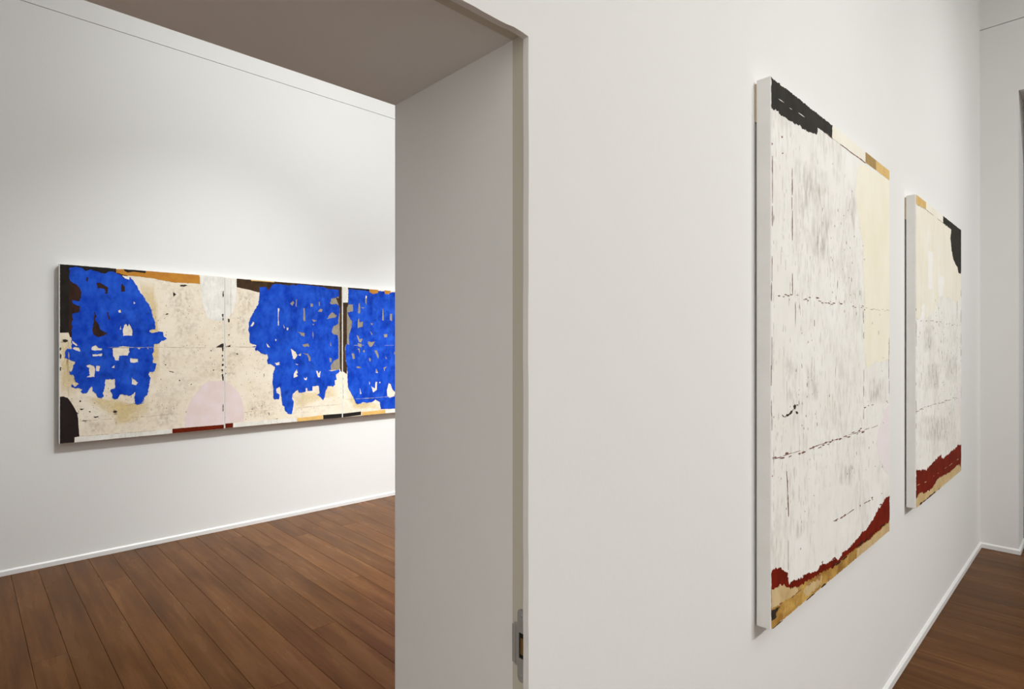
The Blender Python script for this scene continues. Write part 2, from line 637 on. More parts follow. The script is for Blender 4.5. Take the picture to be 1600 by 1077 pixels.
# ------------------------------------------------------------------ paintings
CROP = {'A1': (90, 405, 10.771), 'A2': (90, 500, 10.771), 'A3': (90, 595, 10.771),
        'B1': (220, 420, 10.771), 'B2': (220, 500, 10.771), 'B3': (220, 590, 10.771),
        'C1': (345, 430, 10.771), 'C2': (345, 500, 10.771), 'C3': (345, 585, 10.771),
        'D1': (480, 445, 10.771), 'D2': (480, 520, 10.771), 'D3': (480, 580, 10.771),
        'E1': (1195, 110, 7.182), 'E2': (1290, 200, 7.182), 'E3': (1195, 830, 6.727),
        'E4': (1290, 740, 6.727), 'E5': (1195, 560, 5.385),
        'F1': (1170, 100, 3.365), 'F2': (1170, 400, 3.365), 'F3': (1170, 680, 3.365),
        'G1': (1400, 290, 3.986), 'G2': (1400, 550, 3.986), 'P': (0, 0, 1.0)}


RR = random.Random(77)


class Canvas:
    """a stretched canvas on a wall; its face looks towards -Y"""
    def __init__(s, name, x0, x1, z0, z1, wall_y, gap, depth, mat, label, group, batten=True, mx=0.0025):
        s.mx = mx
        s.x0, s.x1, s.z0, s.z1 = x0, x1, z0, z1
        s.yf = wall_y - gap - depth
        s.seed = random.random() * 50
        s.e = bpy.data.objects.new(name, None)
        s.e.empty_display_size = 0.1
        s.e.location = ((x0 + x1) / 2, wall_y - gap - depth / 2, z0)
        s.e['label'] = label; s.e['category'] = 'painting'; s.e['group'] = group
        COL.objects.link(s.e)
        s.inv = Matrix.Translation(-Vector(s.e.location))
        bm = bmesh.new()
        box(bm, x0, x1, s.yf, wall_y - gap, z0, z1)
        bmesh.ops.bevel(bm, geom=bm.edges[:], offset=0.0035, segments=2, profile=0.6, affect='EDGES')
        s.attach(bm_obj('canvas', bm, mat))
        if batten:
            s.attach(boxes('hanging_batten', [(x0 + 0.004, x1 - 0.01, wall_y - gap - 0.004, wall_y - 0.0002, z1 - 0.112, z1 - 0.008)], M_BATTEN))

    def attach(s, o):
        o.data.transform(s.inv)
        o.parent = s.e
        return o

    def pts(s, spec):
        """list of 'CROP' names and (x, y) pairs -> wall plane coordinates"""
        out = []
        c = CROP['P']
        for q in spec:
            if isinstance(q, str):
                c = CROP[q]
            else:
                X, Z = on_y(c[0] + q[0] / c[2], c[1] + q[1] / c[2], s.yf)
                out.append((min(max(X, s.x0 + s.mx), s.x1 - s.mx), min(max(Z, s.z0 + 0.0025), s.z1 - 0.0025)))
        return out

    def rag(s, loop, amp, step=0.0055):
        """resample an outline and roughen it like a brushed edge"""
        res = []
        n = len(loop)
        for i in range(n):
            a, b = Vector(loop[i]), Vector(loop[(i + 1) % n])
            d = b - a
            k = max(1, min(200, int(d.length / step)))
            nn = Vector((-d.y, d.x)).normalized() if d.length > 1e-6 else Vector((0, 0))
            for j in range(k):
                p = a + d * (j / k)
                m = 0.8 * noise.noise((p.x * 60 + s.seed, p.y * 60, 0.3)) + 0.9 * noise.noise((p.x * 210, p.y * 210 + s.seed, 4.3)) + 0.45 * RR.uniform(-1, 1)
                q = p + nn * (amp * m)
                res.append((min(max(q.x, s.x0 + s.mx), s.x1 - s.mx), min(max(q.y, s.z0 + 0.0022), s.z1 - 0.0022)))
        return res

    def solid(s, name, loops_list, layer, mat, label=None, kind=None):
        V, Fc = [], []
        y1 = s.yf - 0.0004 * layer - 0.0003
        for loops in loops_list:
            v, f = fill(loops)
            if not f:
                continue
            b = len(V); n = len(v)
            V += [(p[0], y1, p[1]) for p in v] + [(p[0], s.yf + 0.0004, p[1]) for p in v]
            for t in f:
                Fc.append([b + t[0], b + t[1], b + t[2]])
            for a, c in rim(f):
                Fc.append([b + a, b + n + a, b + n + c, b + c])
        bm = bmesh.new()
        vv = [bm.verts.new(p) for p in V]
        for f in Fc:
            try:
                bm.faces.new([vv[i] for i in f])
            except ValueError:
                pass
        o = bm_obj(name, bm, mat)
        for p in o.data.polygons:          # all faces look into the room
            pass
        s.attach(o)
        if label:
            o['label'] = label
        if kind:
            o['kind'] = kind
        return o

    def ground(s, name, mat):
        m = 0.0022
        q = [(s.x0 + s.mx, s.z0 + m), (s.x1 - s.mx, s.z0 + m), (s.x1 - s.mx, s.z1 - m), (s.x0 + s.mx, s.z1 - m)]
        return s.solid(name, [[q]], 0, mat)

    def specks(s, name, layer, mat, n, size, aspect, seed, box_=(0, 1, 0, 1), cluster=6):
        """loose scatter of small brush strokes or flecks (aspect = height / width)"""
        r = random.Random(seed)
        loops = []
        W_, H_ = s.x1 - s.x0, s.z1 - s.z0
        cs = [(r.uniform(*box_[:2]), r.uniform(*box_[2:])) for _ in range(max(1, n // cluster))]
        for i in range(n):
            cx_, cz_ = r.choice(cs)
            u = min(0.985, max(0.015, cx_ + r.gauss(0, 0.06))); v = min(0.985, max(0.015, cz_ + r.gauss(0, 0.06)))
            x, z = s.x0 + u * W_, s.z0 + v * H_
            w_ = r.uniform(*size) * 0.5
            h_ = w_ * r.uniform(*aspect)
            k = 7
            lp = []
            for j in range(k):
                a = 2 * math.pi * j / k + r.uniform(-0.25, 0.25)
                q = r.uniform(0.45, 1.1)
                lp.append((min(max(x + w_ * q * math.cos(a), s.x0 + 0.004), s.x1 - 0.004), min(max(z + h_ * q * math.sin(a), s.z0 + 0.004), s.z1 - 0.004)))
            loops.append([lp])
        return s.solid(name, loops, layer, mat, kind='stuff')

    def patch(s, name, spec, layer, mat, amp=0.003, holes=(), label=None):
        outer = s.rag(s.pts(spec), amp)
        hs = [s.rag(s.pts(h), amp * 0.8, 0.006) for h in holes]
        return s.solid(name, [[outer] + hs], layer, mat, label)

    def marks(s, name, specs, layer, mat, amp=0.002):
        return s.solid(name, [[s.rag(s.pts(q), amp, 0.005)] for q in specs], layer, mat, kind='stuff')

    def seam(s, name, spec, layer, mat, width=0.004, fill_frac=0.6, rnd_seed=1, spread=0.004, dash=(0.008, 0.05)):
        """broken line of paint flecks along a path"""
        r = random.Random(rnd_seed)
        P = [Vector(p) for p in s.pts(spec)]
        loops = []
        for a, b in zip(P, P[1:]):
            d = b - a
            L_ = d.length
            if L_ < 1e-6:
                continue
            d.normalize(); nn = Vector((-d.y, d.x))
            t = 0.0
            while t < L_:
                ln = r.uniform(*dash)
                if r.random() < fill_frac:
                    w_ = width * r.uniform(0.35, 1.25)
                    off = r.uniform(-1, 1) * spread
                    e = min(L_, t + ln)
                    k = max(3, int((e - t) / 0.006))
                    up, dn = [], []
                    for i in range(k + 1):
                        q = a + d * (t + (e - t) * i / k) + nn * off
                        taper = math.sin(math.pi * (i + 0.25) / (k + 0.5)) ** 0.6
                        up.append(q + nn * (w_ * 0.5 * taper * r.uniform(0.5, 1.3)))
                        dn.append(q - nn * (w_ * 0.5 * taper * r.uniform(0.5, 1.3)))
                    lp = [(min(max(q.x, s.x0 + 0.002), s.x1 - 0.002), min(max(q.y, s.z0 + 0.002), s.z1 - 0.002)) for q in up + dn[::-1]]
                    loops.append([lp])
                t += ln * r.uniform(0.7, 1.2)
        if loops:
            return s.solid(name, loops, layer, mat, kind='stuff')

    def line(s, name, spec, layer, mat, width=0.003):
        return s.seam(name, spec, layer, mat, width, 1.0, 3, 0.0006, (0.05, 0.12))

    def stain(s, name, spec, layer, mat, rings=(0.0, 0.55, 1.0), strength=1.0):
        outer = [Vector(p) for p in s.rag(s.pts(spec), 0.006, 0.03)]
        c = sum(outer, Vector((0, 0))) / len(outer)
        y1 = s.yf - 0.0004 * layer - 0.0003
        V, cov, Fc = [], [], []
        n = len(outer)
        for k, sc in enumerate((1.0, 0.72, 0.4)):
            for p in outer:
                q = c + (p - c) * sc
                V.append((q.x, y1, q.y)); cov.append((0.0, 0.6, 1.0)[k] * strength)
        V.append((c.x, y1, c.y)); cov.append(strength)
        for k in range(2):
            for i in range(n):
                j = (i + 1) % n
                Fc.append([k * n + i, k * n + j, (k + 1) * n + j, (k + 1) * n + i])
        for i in range(n):
            Fc.append([2 * n + i, 2 * n + (i + 1) % n, 3 * n])
        o = new_mesh(name, V, Fc, mat)
        at = o.data.attributes.new('cover', 'FLOAT', 'POINT')
        for i, v in enumerate(cov):
            at.data[i].value = v
        return s.attach(o)


KB = 1.0      # tone of the triptych's colours against the wall's white
def tb(*c): return rgb(*c, k=KB)

M_RAW = paint_mat('primed_canvas', (0.86, 0.855, 0.83, 1), (0.82, 0.81, 0.785, 1), (9, 9, 9), rough=0.85, bump=0.3)
M_CREAM = paint_mat('cream_ground', tb(244, 235, 217), tb(236, 223, 200), (7, 7, 9), 0.3, 0.7, 0.75,
                    grain=tb(170, 150, 124), grain_amt=0.4, grain_scale=(26, 26, 30))
M_BLUE = paint_mat('cobalt_blue_paint', tb(14, 61, 184), tb(40, 94, 214), (16, 16, 11), 0.33, 0.68, 0.62,
                   grain=tb(8, 36, 124), grain_amt=0.7, grain_scale=(22, 22, 14), spec=0.08)
M_BLACK = paint_mat('soot_black_paint', tb(24, 20, 17), tb(36, 31, 26), (20, 20, 20), rough=0.7, spec=0.2)
M_BROWN = paint_mat('dark_umber_paint', tb(72, 48, 22), tb(48, 31, 14), (25, 25, 12), rough=0.7, spec=0.25)
M_UMBER = paint_mat('red_umber_paint', tb(60, 30, 12), tb(38, 20, 9), (25, 25, 12), rough=0.7, spec=0.25)
M_PLUM = paint_mat('plum_black_paint', tb(38, 27, 27), tb(28, 20, 19), (12, 12, 12), rough=0.6, spec=0.25)
M_OCHRE = paint_mat('ochre_paint', tb(198, 136, 36), tb(186, 120, 34), (18, 18, 18), rough=0.65)
M_LOCHRE = paint_mat('pale_ochre_paint', tb(232, 190, 110), tb(218, 176, 100), (18, 18, 18), rough=0.7)
M_WHITEP = paint_mat('chalk_white_paint', tb(243, 241, 234), tb(230, 227, 217), (13, 13, 9), rough=0.7,
                     grain=tb(170, 165, 156), grain_amt=0.35, grain_scale=(55, 55, 20))
M_PINK = paint_mat('pale_pink_paint', tb(236, 221, 222), tb(231, 212, 205), (10, 10, 10), rough=0.7)
M_RUST = paint_mat('rust_red_paint', tb(112, 34, 10), tb(92, 26, 8), (30, 30, 30), rough=0.55, spec=0.1)
M_GREY = paint_mat('warm_grey_paint', tb(158, 152, 134), tb(140, 130, 112), (25, 25, 15), rough=0.7)
M_MARK = paint_mat('black_brown_fleck', tb(34, 28, 22), tb(52, 42, 32), (40, 40, 40), rough=0.7)
M_TANLINE = paint_mat('tan_seam', tb(176, 160, 132), tb(160, 140, 110), (40, 40, 40), rough=0.8)
M_LTLINE = paint_mat('cream_seam', tb(205, 200, 185), tb(190, 182, 165), (40, 40, 40), rough=0.8)
M_YSTAIN = soft_mat('yellow_stain', tb(234, 212, 152), (14, 14, 14), 0.15, 0.75)
M_GSTAIN = soft_mat('smoky_stain', tb(150, 132, 110), (45, 45, 30), 0.42, 0.85)

TG = 'panels of the blue triptych'
ZB0, ZB1 = 0.834, 2.062
GAPW, DEP = 0.012, 0.033

# ---------------- first panel
c = Canvas('canvas_painting', 0.493, 1.5530, ZB0, ZB1 + 0.006, YB, GAPW, DEP, M_RAW,
           'leftmost blue and cream canvas, with a black corner and orange band along its top', TG, mx=0.005)
W = ['P', (0, 0), (1600, 0), (1600, 1077), (0, 1077)]
c.ground('cream_ground', M_CREAM)
c.stain('yellow_stain', ['A3', (420, 250), (940, 290), (1290, 380), (1560, 280), (1560, 560), (1330, 700), (980, 780), (880, 600), (560, 420)], 0.5, M_YSTAIN)
c.stain('yellow_stain', ['B1', (-40, 180), (210, 230), (300, 600), (300, 900), 'B2', (330, 300), (320, 600), (330, 900), (240, 1077), (60, 900), (120, 500), (160, 100), 'B1', (100, 700)], 0.5, M_YSTAIN)
c.stain('yellow_stain', ['A2', (40, 230), (240, 300), (250, 500), (140, 640), (330, 720), (220, 900), (300, 1050), 'A3', (400, 200), (180, 300), (40, 260)], 0.5, M_YSTAIN, strength=0.7)
for k, q in enumerate((['B1', (400, 250), (900, 270), (960, 700), (700, 1000), (420, 600)],
                       ['A3', (380, 650), (800, 660), (820, 900), (420, 930)],
                       ['B3', (200, 450), (640, 470), (640, 820), (250, 860)],
                       ['B2', (360, 500), (520, 480), (520, 800), (360, 780)],
                       ['B2', (560, 60), (900, 80), (860, 260), (560, 360)])):
    c.stain('smoky_stain', q, 0.6, M_GSTAIN, strength=0.4)
c.patch('umber_underlayer', ['A1', (180, 100), (1180, 190), (1180, 620), (960, 700), (960, 1000), 'A2', (940, 320), (245, 300), (205, 290), (180, 210)], 1, M_UMBER, 0.002)
c.patch('black_border', ['A1', (30, 60), (985, 160), (985, 240), (800, 245), (450, 210), (195, 150), (190, 1000), 'A2', (185, 215), (30, 217)], 2, M_BLACK, 0.0015)
c.patch('orange_band', ['A1', (985, 180), (1090, 170), (1508, 200), 'B1', (90, 30), (985, 95), (996, 255), (830, 245), (560, 230), (420, 205), (150, 155), (0, 135), 'A1', (1300, 290), (1120, 270), (1040, 240), (985, 235)], 2, M_OCHRE, 0.0025)
c.patch('black_sliver', ['A1', (1110, 160), (1480, 190), 'B1', (85, 25), (82, 72), (0, 66), 'A1', (1430, 232), (1290, 212), (1180, 226), (1120, 195)], 3, M_BLACK, 0.002)
c.patch('white_dab', ['A1', (1085, 275), (1200, 296), (1212, 348), (1140, 330)], 2, M_WHITEP, 0.002)
blue = ['A1', (200, 140), (330, 130), (430, 165), (470, 195), (560, 180), (640, 205), (740, 235), (820, 240), (860, 205), (940, 210),
        (990, 245), (1060, 270), (1090, 310), (1150, 335), (1205, 350), (1215, 300), (1260, 350), (1330, 440), (1370, 520),
        (1400, 580), (1445, 630), (1440, 660), (1500, 730),
        'B1', (45, 470), (50, 510), (110, 570), (160, 640), (185, 720), (200, 800), (240, 890), (245, 1015),
        'B2', (160, 165), (145, 190), (175, 225), (240, 210), (300, 195), (375, 210), (385, 270), (435, 320), (390, 350),
        (340, 350), (315, 400), (220, 410), (215, 540), (190, 565), (210, 640), (200, 720), (265, 740), (230, 870), (150, 880),
        (125, 920), (165, 970), 'B3', (145, 100), (115, 290), (55, 340), (50, 430), (0, 445),
        'A3', (1460, 300), (1450, 370), (1340, 405), (1300, 380), (1295, 260), (1315, 180), (1280, 215), (1220, 260), (1160, 245),
        (1090, 225), (1040, 240), (1020, 300), (960, 310), (910, 280), (930, 240), (890, 180), (900, 150), (970, 125), (970, 10),
        'A2', (965, 1000), (810, 1000), 'A3', (800, 10), (790, 120), (760, 220), (780, 260), (740, 300), (670, 280), (650, 220),
        (590, 180), (580, 100), (540, 130), (490, 210), (420, 220), (395, 180), (420, 150), (350, 115), (310, 130), (240, 110), (235, 60), (290, 100),
        (360, 60), (310, 20), 'A2', (300, 1030), (285, 960), (260, 930), (200, 920), (195, 880), (240, 860), (260, 780),
        (300, 710), (200, 670), (120, 640), (130, 540), (160, 485), (235, 490), (238, 345), (236, 300), (240, 200),
        'A1', (240, 1050), (262, 1020), (240, 920), (370, 890), (380, 800), (240, 740), (245, 690), (370, 715), (400, 580), (380, 490),
        (300, 420), (220, 380), (195, 320)]
holes = [['A1', (645, 400), (720, 400), (800, 450), (850, 480), (840, 580), (795, 580), (800, 520), (740, 490), (680, 490)],
         ['A1', (1085, 410), (1120, 460), (1140, 545), (1070, 550), (1070, 440)],
         ['A1', (1275, 705), (1315, 740), (1285, 758)],
         ['A1', (615, 890), (655, 950), (630, 1020), 'A2', (690, 80), (720, 170), (840, 225), (760, 270), (680, 290), (610, 250), (585, 180), (605, 60)],
         ['A1', (840, 870), (885, 1020), (865, 1030), (835, 920)],
         ['A1', (480, 300), (510, 310), (505, 375), (485, 370)],
         ['A1', (1020, 870), (1060, 850), (1070, 900), (1030, 905)],
         ['A2', (1115, 100), (1150, 70), (1180, 110), (1205, 65), (1230, 110), (1265, 175), (1250, 265), (1105, 270), (1095, 200)],
         ['A2', (1042, 160), (1062, 100), (1072, 160)],
         ['A2', (570, 470), (640, 420), (690, 470), (750, 480), (740, 510), (660, 515), (575, 510)],
         ['A2', (585, 575), (680, 580), (750, 565), (745, 605), (590, 615)],
         ['A2', (925, 480), (1090, 440), (1205, 450), (1210, 540), (1180, 600), (1040, 600), (1030, 685), (970, 680), (930, 580)],
         ['A2', (1220, 645), (1350, 655), (1350, 715), (1225, 720)],
         ['A2', (480, 770), (540, 750), (620, 780), (636, 830), (620, 960), (490, 965), (540, 930), (530, 810)],
         ['A2', (650, 770), (715, 775), (700, 860), (645, 865)],
         ['A2', (910, 805), (960, 760), (960, 810)],
         ['A2', (1245, 970), (1350, 1050), 'A3', (1345, 40), (1320, 80), (1250, 60)],
         ['A2', (242, 350), (300, 385), (340, 430), (315, 440), (248, 400)],
         ['A2', (250, 475), (290, 455), (370, 470), (380, 535), (300, 518)],
         ['A2', (176, 530), (200, 560), (196, 650), (180, 650)],
         ['A2', (1335, 466), (1395, 466), (1370, 500)],
         ['B2', (105, 470), (130, 470), (125, 500)]]
c.patch('blue_shape', blue, 4, M_BLUE, 0.0035, holes, 'cobalt blue painted shape with ragged edges')
c.line('seam', ['A2', (850, 465), 'B2', (215, 462)], 6, M_LTLINE, 0.0032)
c.line('seam', ['B2', (220, 458), (700, 466), (1260, 472)], 1, M_TANLINE, 0.0028)
c.seam('seam', ['A3', (380, 682), (950, 640), 'B3', (0, 665), (640, 612)], 1, M_TANLINE, 0.0035, 0.85, 7, 0.001)
c.line('seam', ['A2', (178, 330), (180, 900), 'A3', (182, 270)], 1, M_TANLINE, 0.003)
c.seam('seam', ['A3', (380, 935), (1500, 850), 'B3', (525, 868)], 3, M_TANLINE, 0.003, 0.8, 9, 0.001)
c.patch('plum_dome', ['A3', (20, 272), (100, 265), (170, 290), (230, 370), (290, 470), (325, 540), (345, 640), (355, 800), (365, 940), (285, 955), (285, 1050), (20, 1070)], 2, M_PLUM, 0.001)
c.patch('white_strip', ['A3', (290, 955), (1508, 850), 'B3', (0, 910), (528, 870), (528, 960), (0, 1030), 'A3', (290, 1070)], 2, M_WHITEP, 0.0012)
c.patch('rust_strip', ['B3', (531, 865), (1400, 793), (1400, 890), (531, 950)], 2, M_RUST, 0.0008)
c.patch('pink_dome', ['B3', (735, 840), (745, 700), (790, 500), (850, 370), (930, 270), (1000, 170), (1080, 90), (1180, 65), (1400, 58), (1400, 793)], 1, M_PINK, 0.002)
c.patch('white_dome', ['B1', (1000, 100), (1400, 130), (1400, 870), (1300, 885), (1200, 870), (1120, 820), (1070, 680), (1040, 560), (1010, 400), (1000, 260)], 1, M_WHITEP, 0.002)
c.marks('black_flecks', [
    ['B1', (540, 388), (598, 435), (552, 472)], ['B1', (412, 772), (440, 752), (474, 756), (440, 778)],
    ['B1', (1378, 380), (1394, 380), (1394, 475), (1378, 475)], ['B1', (1362, 770), (1390, 760), (1390, 820), (1372, 810)],
    ['B1', (1375, 830), (1390, 830), (1390, 875), (1378, 870)],
    ['B2', (1258, 462), (1300, 440), (1340, 410), (1392, 395), (1392, 462)], ['B2', (1366, 468), (1390, 468), (1388, 528), (1370, 520)],
    ['B2', (1362, 590), (1385, 590), (1382, 618), (1362, 614)], ['B2', (1378, 650), (1390, 650), (1390, 692), (1378, 690)],
    ['B2', (1366, 745), (1392, 740), (1388, 775), (1366, 772)], ['B2', (1360, 830), (1384, 828), (1380, 868), (1360, 860)],
    ['B2', (1358, 920), (1385, 905), (1392, 1020), (1378, 1025), (1370, 960)],
    ['B3', (1370, 0), (1392, 0), (1388, 58), (1374, 40)], ['B3', (1380, 450), (1390, 450), (1390, 570), (1380, 570)],
    ['A3', (362, 345), (380, 330), (398, 345), (380, 360)], ['A3', (372, 470), (442, 475), (402, 502)],
    ['A3', (320, 530), (358, 545), (338, 562)], ['A3', (605, 605), (692, 600), (680, 612), (630, 628)],
    ['A3', (932, 518), (960, 500), (1005, 512), (990, 534), (942, 542)], ['A3', (944, 560), (1004, 556), (990, 570)],
    ['A3', (420, 668), (490, 666), (488, 676), (425, 678)], ['A3', (525, 515), (560, 520), (545, 535)],
    ['A2', (36, 470), (62, 460), (60, 500), (36, 520)], ['A2', (36, 560), (64, 590), (60, 660), (40, 640)],
    ['A2', (36, 790), (62, 800), (58, 858), (36, 850)], ['A2', (80, 340), (130, 325), (178, 345), (165, 372), (40, 374), (100, 362)],
    ['B3', (640, 40), (664, 40), (655, 66)], ['B3', (838, 112), (860, 105), (850, 130)], ['B2', (480, 865), (540, 868), (555, 884), (520, 878)],
    ['B2', (1205, 838), (1240, 835), (1225, 858)], ['B2', (402, 745), (425, 750), (420, 772)], ['B2', (1170, 515), (1195, 510), (1185, 530)],
    ['B1', (660, 280), (740, 268), (790, 285), (720, 300), (665, 296)]], 5, M_MARK)

M_SPK = paint_mat('umber_speck', tb(168, 148, 124), tb(132, 112, 90), (30, 30, 30), rough=0.8)
c.specks('umber_specks', 0.8, M_SPK, 260, (0.002, 0.008), (0.5, 2.2), 121, (0.42, 0.98, 0.08, 0.9), 9)
c.specks('umber_specks', 0.8, M_SPK, 90, (0.002, 0.008), (0.5, 2.2), 122, (0.05, 0.5, 0.06, 0.25), 8)

# ---------------- second panel
c = Canvas('canvas_painting', 1.5542, 2.5860, ZB0 + 0.002, ZB1 + 0.001, YB, GAPW, DEP, M_RAW,
           'middle blue and cream canvas of the row, brown band along its top left', TG, mx=0.005)
c.ground('cream_ground', M_CREAM)
c.stain('yellow_stain', ['C3', (1190, 300), (1508, 300), 'D3', (300, 330), (500, 150), (540, 420), (260, 480), 'C3', (1400, 560), (1230, 640), (1180, 480)], 0.5, M_YSTAIN, strength=0.6)
for q in (['C1', (265, 250), (600, 330), (560, 600), (300, 800)], ['C1', (280, 650), (470, 700), (440, 1050), (240, 1000)],
          ['C2', (80, 520), (320, 530), (330, 640), (90, 620)], ['C3', (420, 420), (800, 430), (820, 760), (440, 760)],
          ['C2', (60, 700), (260, 680), (280, 1000), (90, 980)]):
    c.stain('smoky_stain', q, 0.6, M_GSTAIN, strength=0.45)
c.patch('grey_underlayer', ['C1', (1050, 300), (1508, 300), 'D1', (400, 150), (560, 150), (560, 1000), 'D2', (560, 618), (380, 640), (0, 520), 'C2', (1400, 540), (1300, 600), (1270, 560), (1260, 100)], 1, M_GREY, 0.002)
c.patch('brown_band', ['C1', (266, 30), (1508, 130), 'D1', (600, 20), (600, 1000), 'D2', (600, 665), (555, 640), (545, 400), (552, 0), 'D1', (545, 700), (548, 400), (505, 280), (480, 215), (530, 230), (525, 110), (0, 120), 'C1', (900, 320), (650, 294), (560, 270), (450, 240), (266, 205)], 2, M_BROWN, 0.0018)
c.patch('pale_ochre_sliver', ['C1', (510, 60), (900, 90), (900, 124), (700, 108), (510, 97)], 3, M_LOCHRE, 0.001)
blue = ['C1', (650, 205), (765, 200), (800, 265), (850, 190), (870, 160), (930, 150), (1090, 165), (1150, 180), (1200, 160), (1270, 180), (1290, 155), (1508, 175),
        'D1', (300, 45), (340, 70), (430, 75), (530, 95), (535, 200), (480, 220), (400, 235), (400, 280), (380, 310), (410, 335), (490, 320),
        (540, 370), (545, 450), (525, 560), (520, 660), (430, 710), (410, 800), (430, 830), (515, 850), (525, 1000),
        'D2', (525, 430), (450, 470), (390, 560), (400, 610), (360, 640), (410, 650), (540, 620), (550, 650), (480, 710), (490, 790), (460, 800),
        (465, 870), (440, 910), (400, 895), (345, 905), (310, 980), (295, 1060), 'D3', (290, 440), (268, 490), (210, 430), (165, 400), (205, 380),
        (200, 250), (170, 245), (120, 260), (85, 260), (90, 330), (0, 335), 'C3', (1460, 280), (1450, 230), (1425, 240), (1430, 290), (1350, 310),
        (1310, 300), (1300, 265), (1270, 280), (1230, 310), (1205, 340), (1200, 410), (1225, 470), (1215, 560), (1195, 670), (1130, 665), (1070, 590),
        (1075, 550), (1035, 520), (1020, 400), (1000, 230), (990, 210), (930, 240), (940, 310), (990, 340), (980, 415), (900, 425), (880, 380),
        (885, 250), (870, 150), (880, 0), 'C2', (910, 790), (870, 765), (835, 745), (790, 745), (775, 690), (795, 640), (780, 575), (740, 580),
        (680, 560), (620, 510), (590, 520), (575, 480), (600, 460), (520, 455), (605, 435), (490, 385), (480, 320), (490, 250), (465, 180), (470, 110),
        'C1', (475, 800), (500, 720), (560, 600), (620, 510), (645, 420), (655, 300)]
holes = [['C1', (957, 555), (985, 560), (972, 700), (978, 855), (958, 840), (962, 700)], ['C1', (1165, 480), (1215, 435), (1235, 470), (1200, 520)],
         ['C1', (1262, 420), (1282, 405), (1272, 535), (1255, 520)], ['C1', (1390, 560), (1412, 555), (1425, 770), (1385, 770)],
         ['C1', (490, 865), (520, 830), (540, 780), (567, 800), (540, 862)], ['C2', (1055, 80), (1080, 140), (1060, 140)],
         ['C2', (1105, 130), (1140, 130), (1135, 175), (1110, 170)], ['C2', (1285, 200), (1410, 220), (1405, 280), (1350, 265), (1340, 235)],
         ['C2', (765, 390), (830, 465), (785, 460)], ['C2', (910, 320), (937, 330), (925, 362)],
         ['C2', (1180, 480), (1260, 540), (1290, 600), (1240, 665), (1215, 650), (1190, 540)], ['C2', (1292, 590), (1350, 555), (1345, 610)],
         ['C2', (1380, 560), (1470, 570), (1508, 640), (1495, 690), (1450, 590)],
         ['C2', (1225, 905), (1280, 830), (1295, 890), (1270, 910), (1300, 950), (1225, 980)], ['C2', (1395, 970), (1425, 985), (1455, 960), (1440, 1015), (1405, 1010)],
         ['C2', (905, 725), (985, 710), (990, 755), (940, 765)], ['C2', (1250, 735), (1305, 750), (1280, 762)], ['C2', (1370, 420), (1470, 395), (1485, 440), (1400, 455)],
         ['D1', (50, 320), (95, 320), (97, 370), (55, 372)], ['D1', (195, 290), (210, 290), (212, 360), (195, 350)],
         ['D1', (180, 450), (220, 400), (265, 420), (240, 460)], ['D1', (335, 580), (370, 510), (420, 460), (500, 520), (480, 550)],
         ['D1', (75, 590), (120, 590), (170, 605), (110, 630)], ['D1', (85, 660), (130, 660), (100, 685)], ['D1', (95, 780), (110, 860), (100, 920), (90, 860)],
         ['D2', (370, 420), (410, 430), (410, 490), (380, 500)], ['D2', (395, 150), (408, 230), (382, 220)], ['D2', (2, 360), (55, 420), (60, 470), (30, 480)],
         ['D2', (145, 640), (180, 640), (190, 690), (225, 640), (215, 750), (180, 750)], ['D2', (0, 170), (35, 220), (30, 240), (0, 230)]]
c.patch('blue_shape', blue, 4, M_BLUE, 0.0035, holes, 'cobalt blue painted shape with ragged edges')
c.line('seam', ['C2', (75, 455), (600, 458)], 1, M_TANLINE, 0.003)
c.seam('seam', ['C2', (780, 468), (1508, 462)], 6, M_BLUE, 0.003, 0.5, 5, 0.001)
c.seam('seam', ['C3', (390, 640), (800, 605), (1030, 590)], 1, M_TANLINE, 0.0035, 0.85, 7, 0.001)
c.line('seam', ['C3', (1230, 575), (1508, 545), 'D3', (0, 605), (575, 560)], 1, M_TANLINE, 0.003)
c.line('seam', ['C1', (170, 60), (170, 700)], 3, M_TANLINE, 0.0022)
c.patch('rust_strip', ['C3', (40, 836), (206, 820), (206, 895), (40, 910)], 2, M_RUST, 0.0008)
c.patch('white_strip', ['C3', (212, 825), (840, 765), (840, 850), (212, 905)], 2, M_WHITEP, 0.001)
c.patch('cream_strip', ['C3', (845, 772), (1280, 735), (1280, 810), (845, 850)], 2, M_WHITEP, 0.001)
c.patch('pale_ochre_strip', ['C3', (1285, 737), (1508, 715), 'D3', (258, 742), (262, 830), (0, 850), 'C3', (1285, 830)], 2, M_LOCHRE, 0.0012)
c.patch('black_strip', ['D3', (266, 740), (600, 714), (600, 790), (270, 830)], 2, M_BLACK, 0.0008)
c.patch('pink_dome', ['C3', (40, 120), (150, 160), (230, 230), (310, 320), (360, 450), (385, 560), (395, 680), (390, 800), (210, 815), (40, 830)], 1, M_PINK, 0.002)
c.patch('white_dome', ['C1', (40, 20), (262, 35), (262, 200), (250, 430), (225, 560), (180, 650), (120, 710), (40, 735)], 2, M_WHITEP, 0.002)
c.marks('black_flecks', [['C1', (120, 735), (150, 740), (145, 795), (125, 790)], ['C2', (75, 450), (120, 445), (155, 418), (160, 452), (90, 457)],
                         ['C2', (60, 395), (76, 410), (66, 440)], ['C2', (120, 250), (150, 240), (140, 268)], ['C2', (66, 790), (94, 795), (80, 808)],
                         ['C2', (66, 890), (95, 900), (80, 916)], ['C3', (800, 640), (815, 645), (820, 685), (808, 680)], ['C3', (920, 745), (960, 745), (945, 754)],
                         ['C3', (62, 715), (76, 720), (68, 740)], ['C2', (722, 905), (730, 910), (728, 965), (722, 960)], ['C2', (255, 570), (285, 560), (290, 590)]], 5, M_MARK)

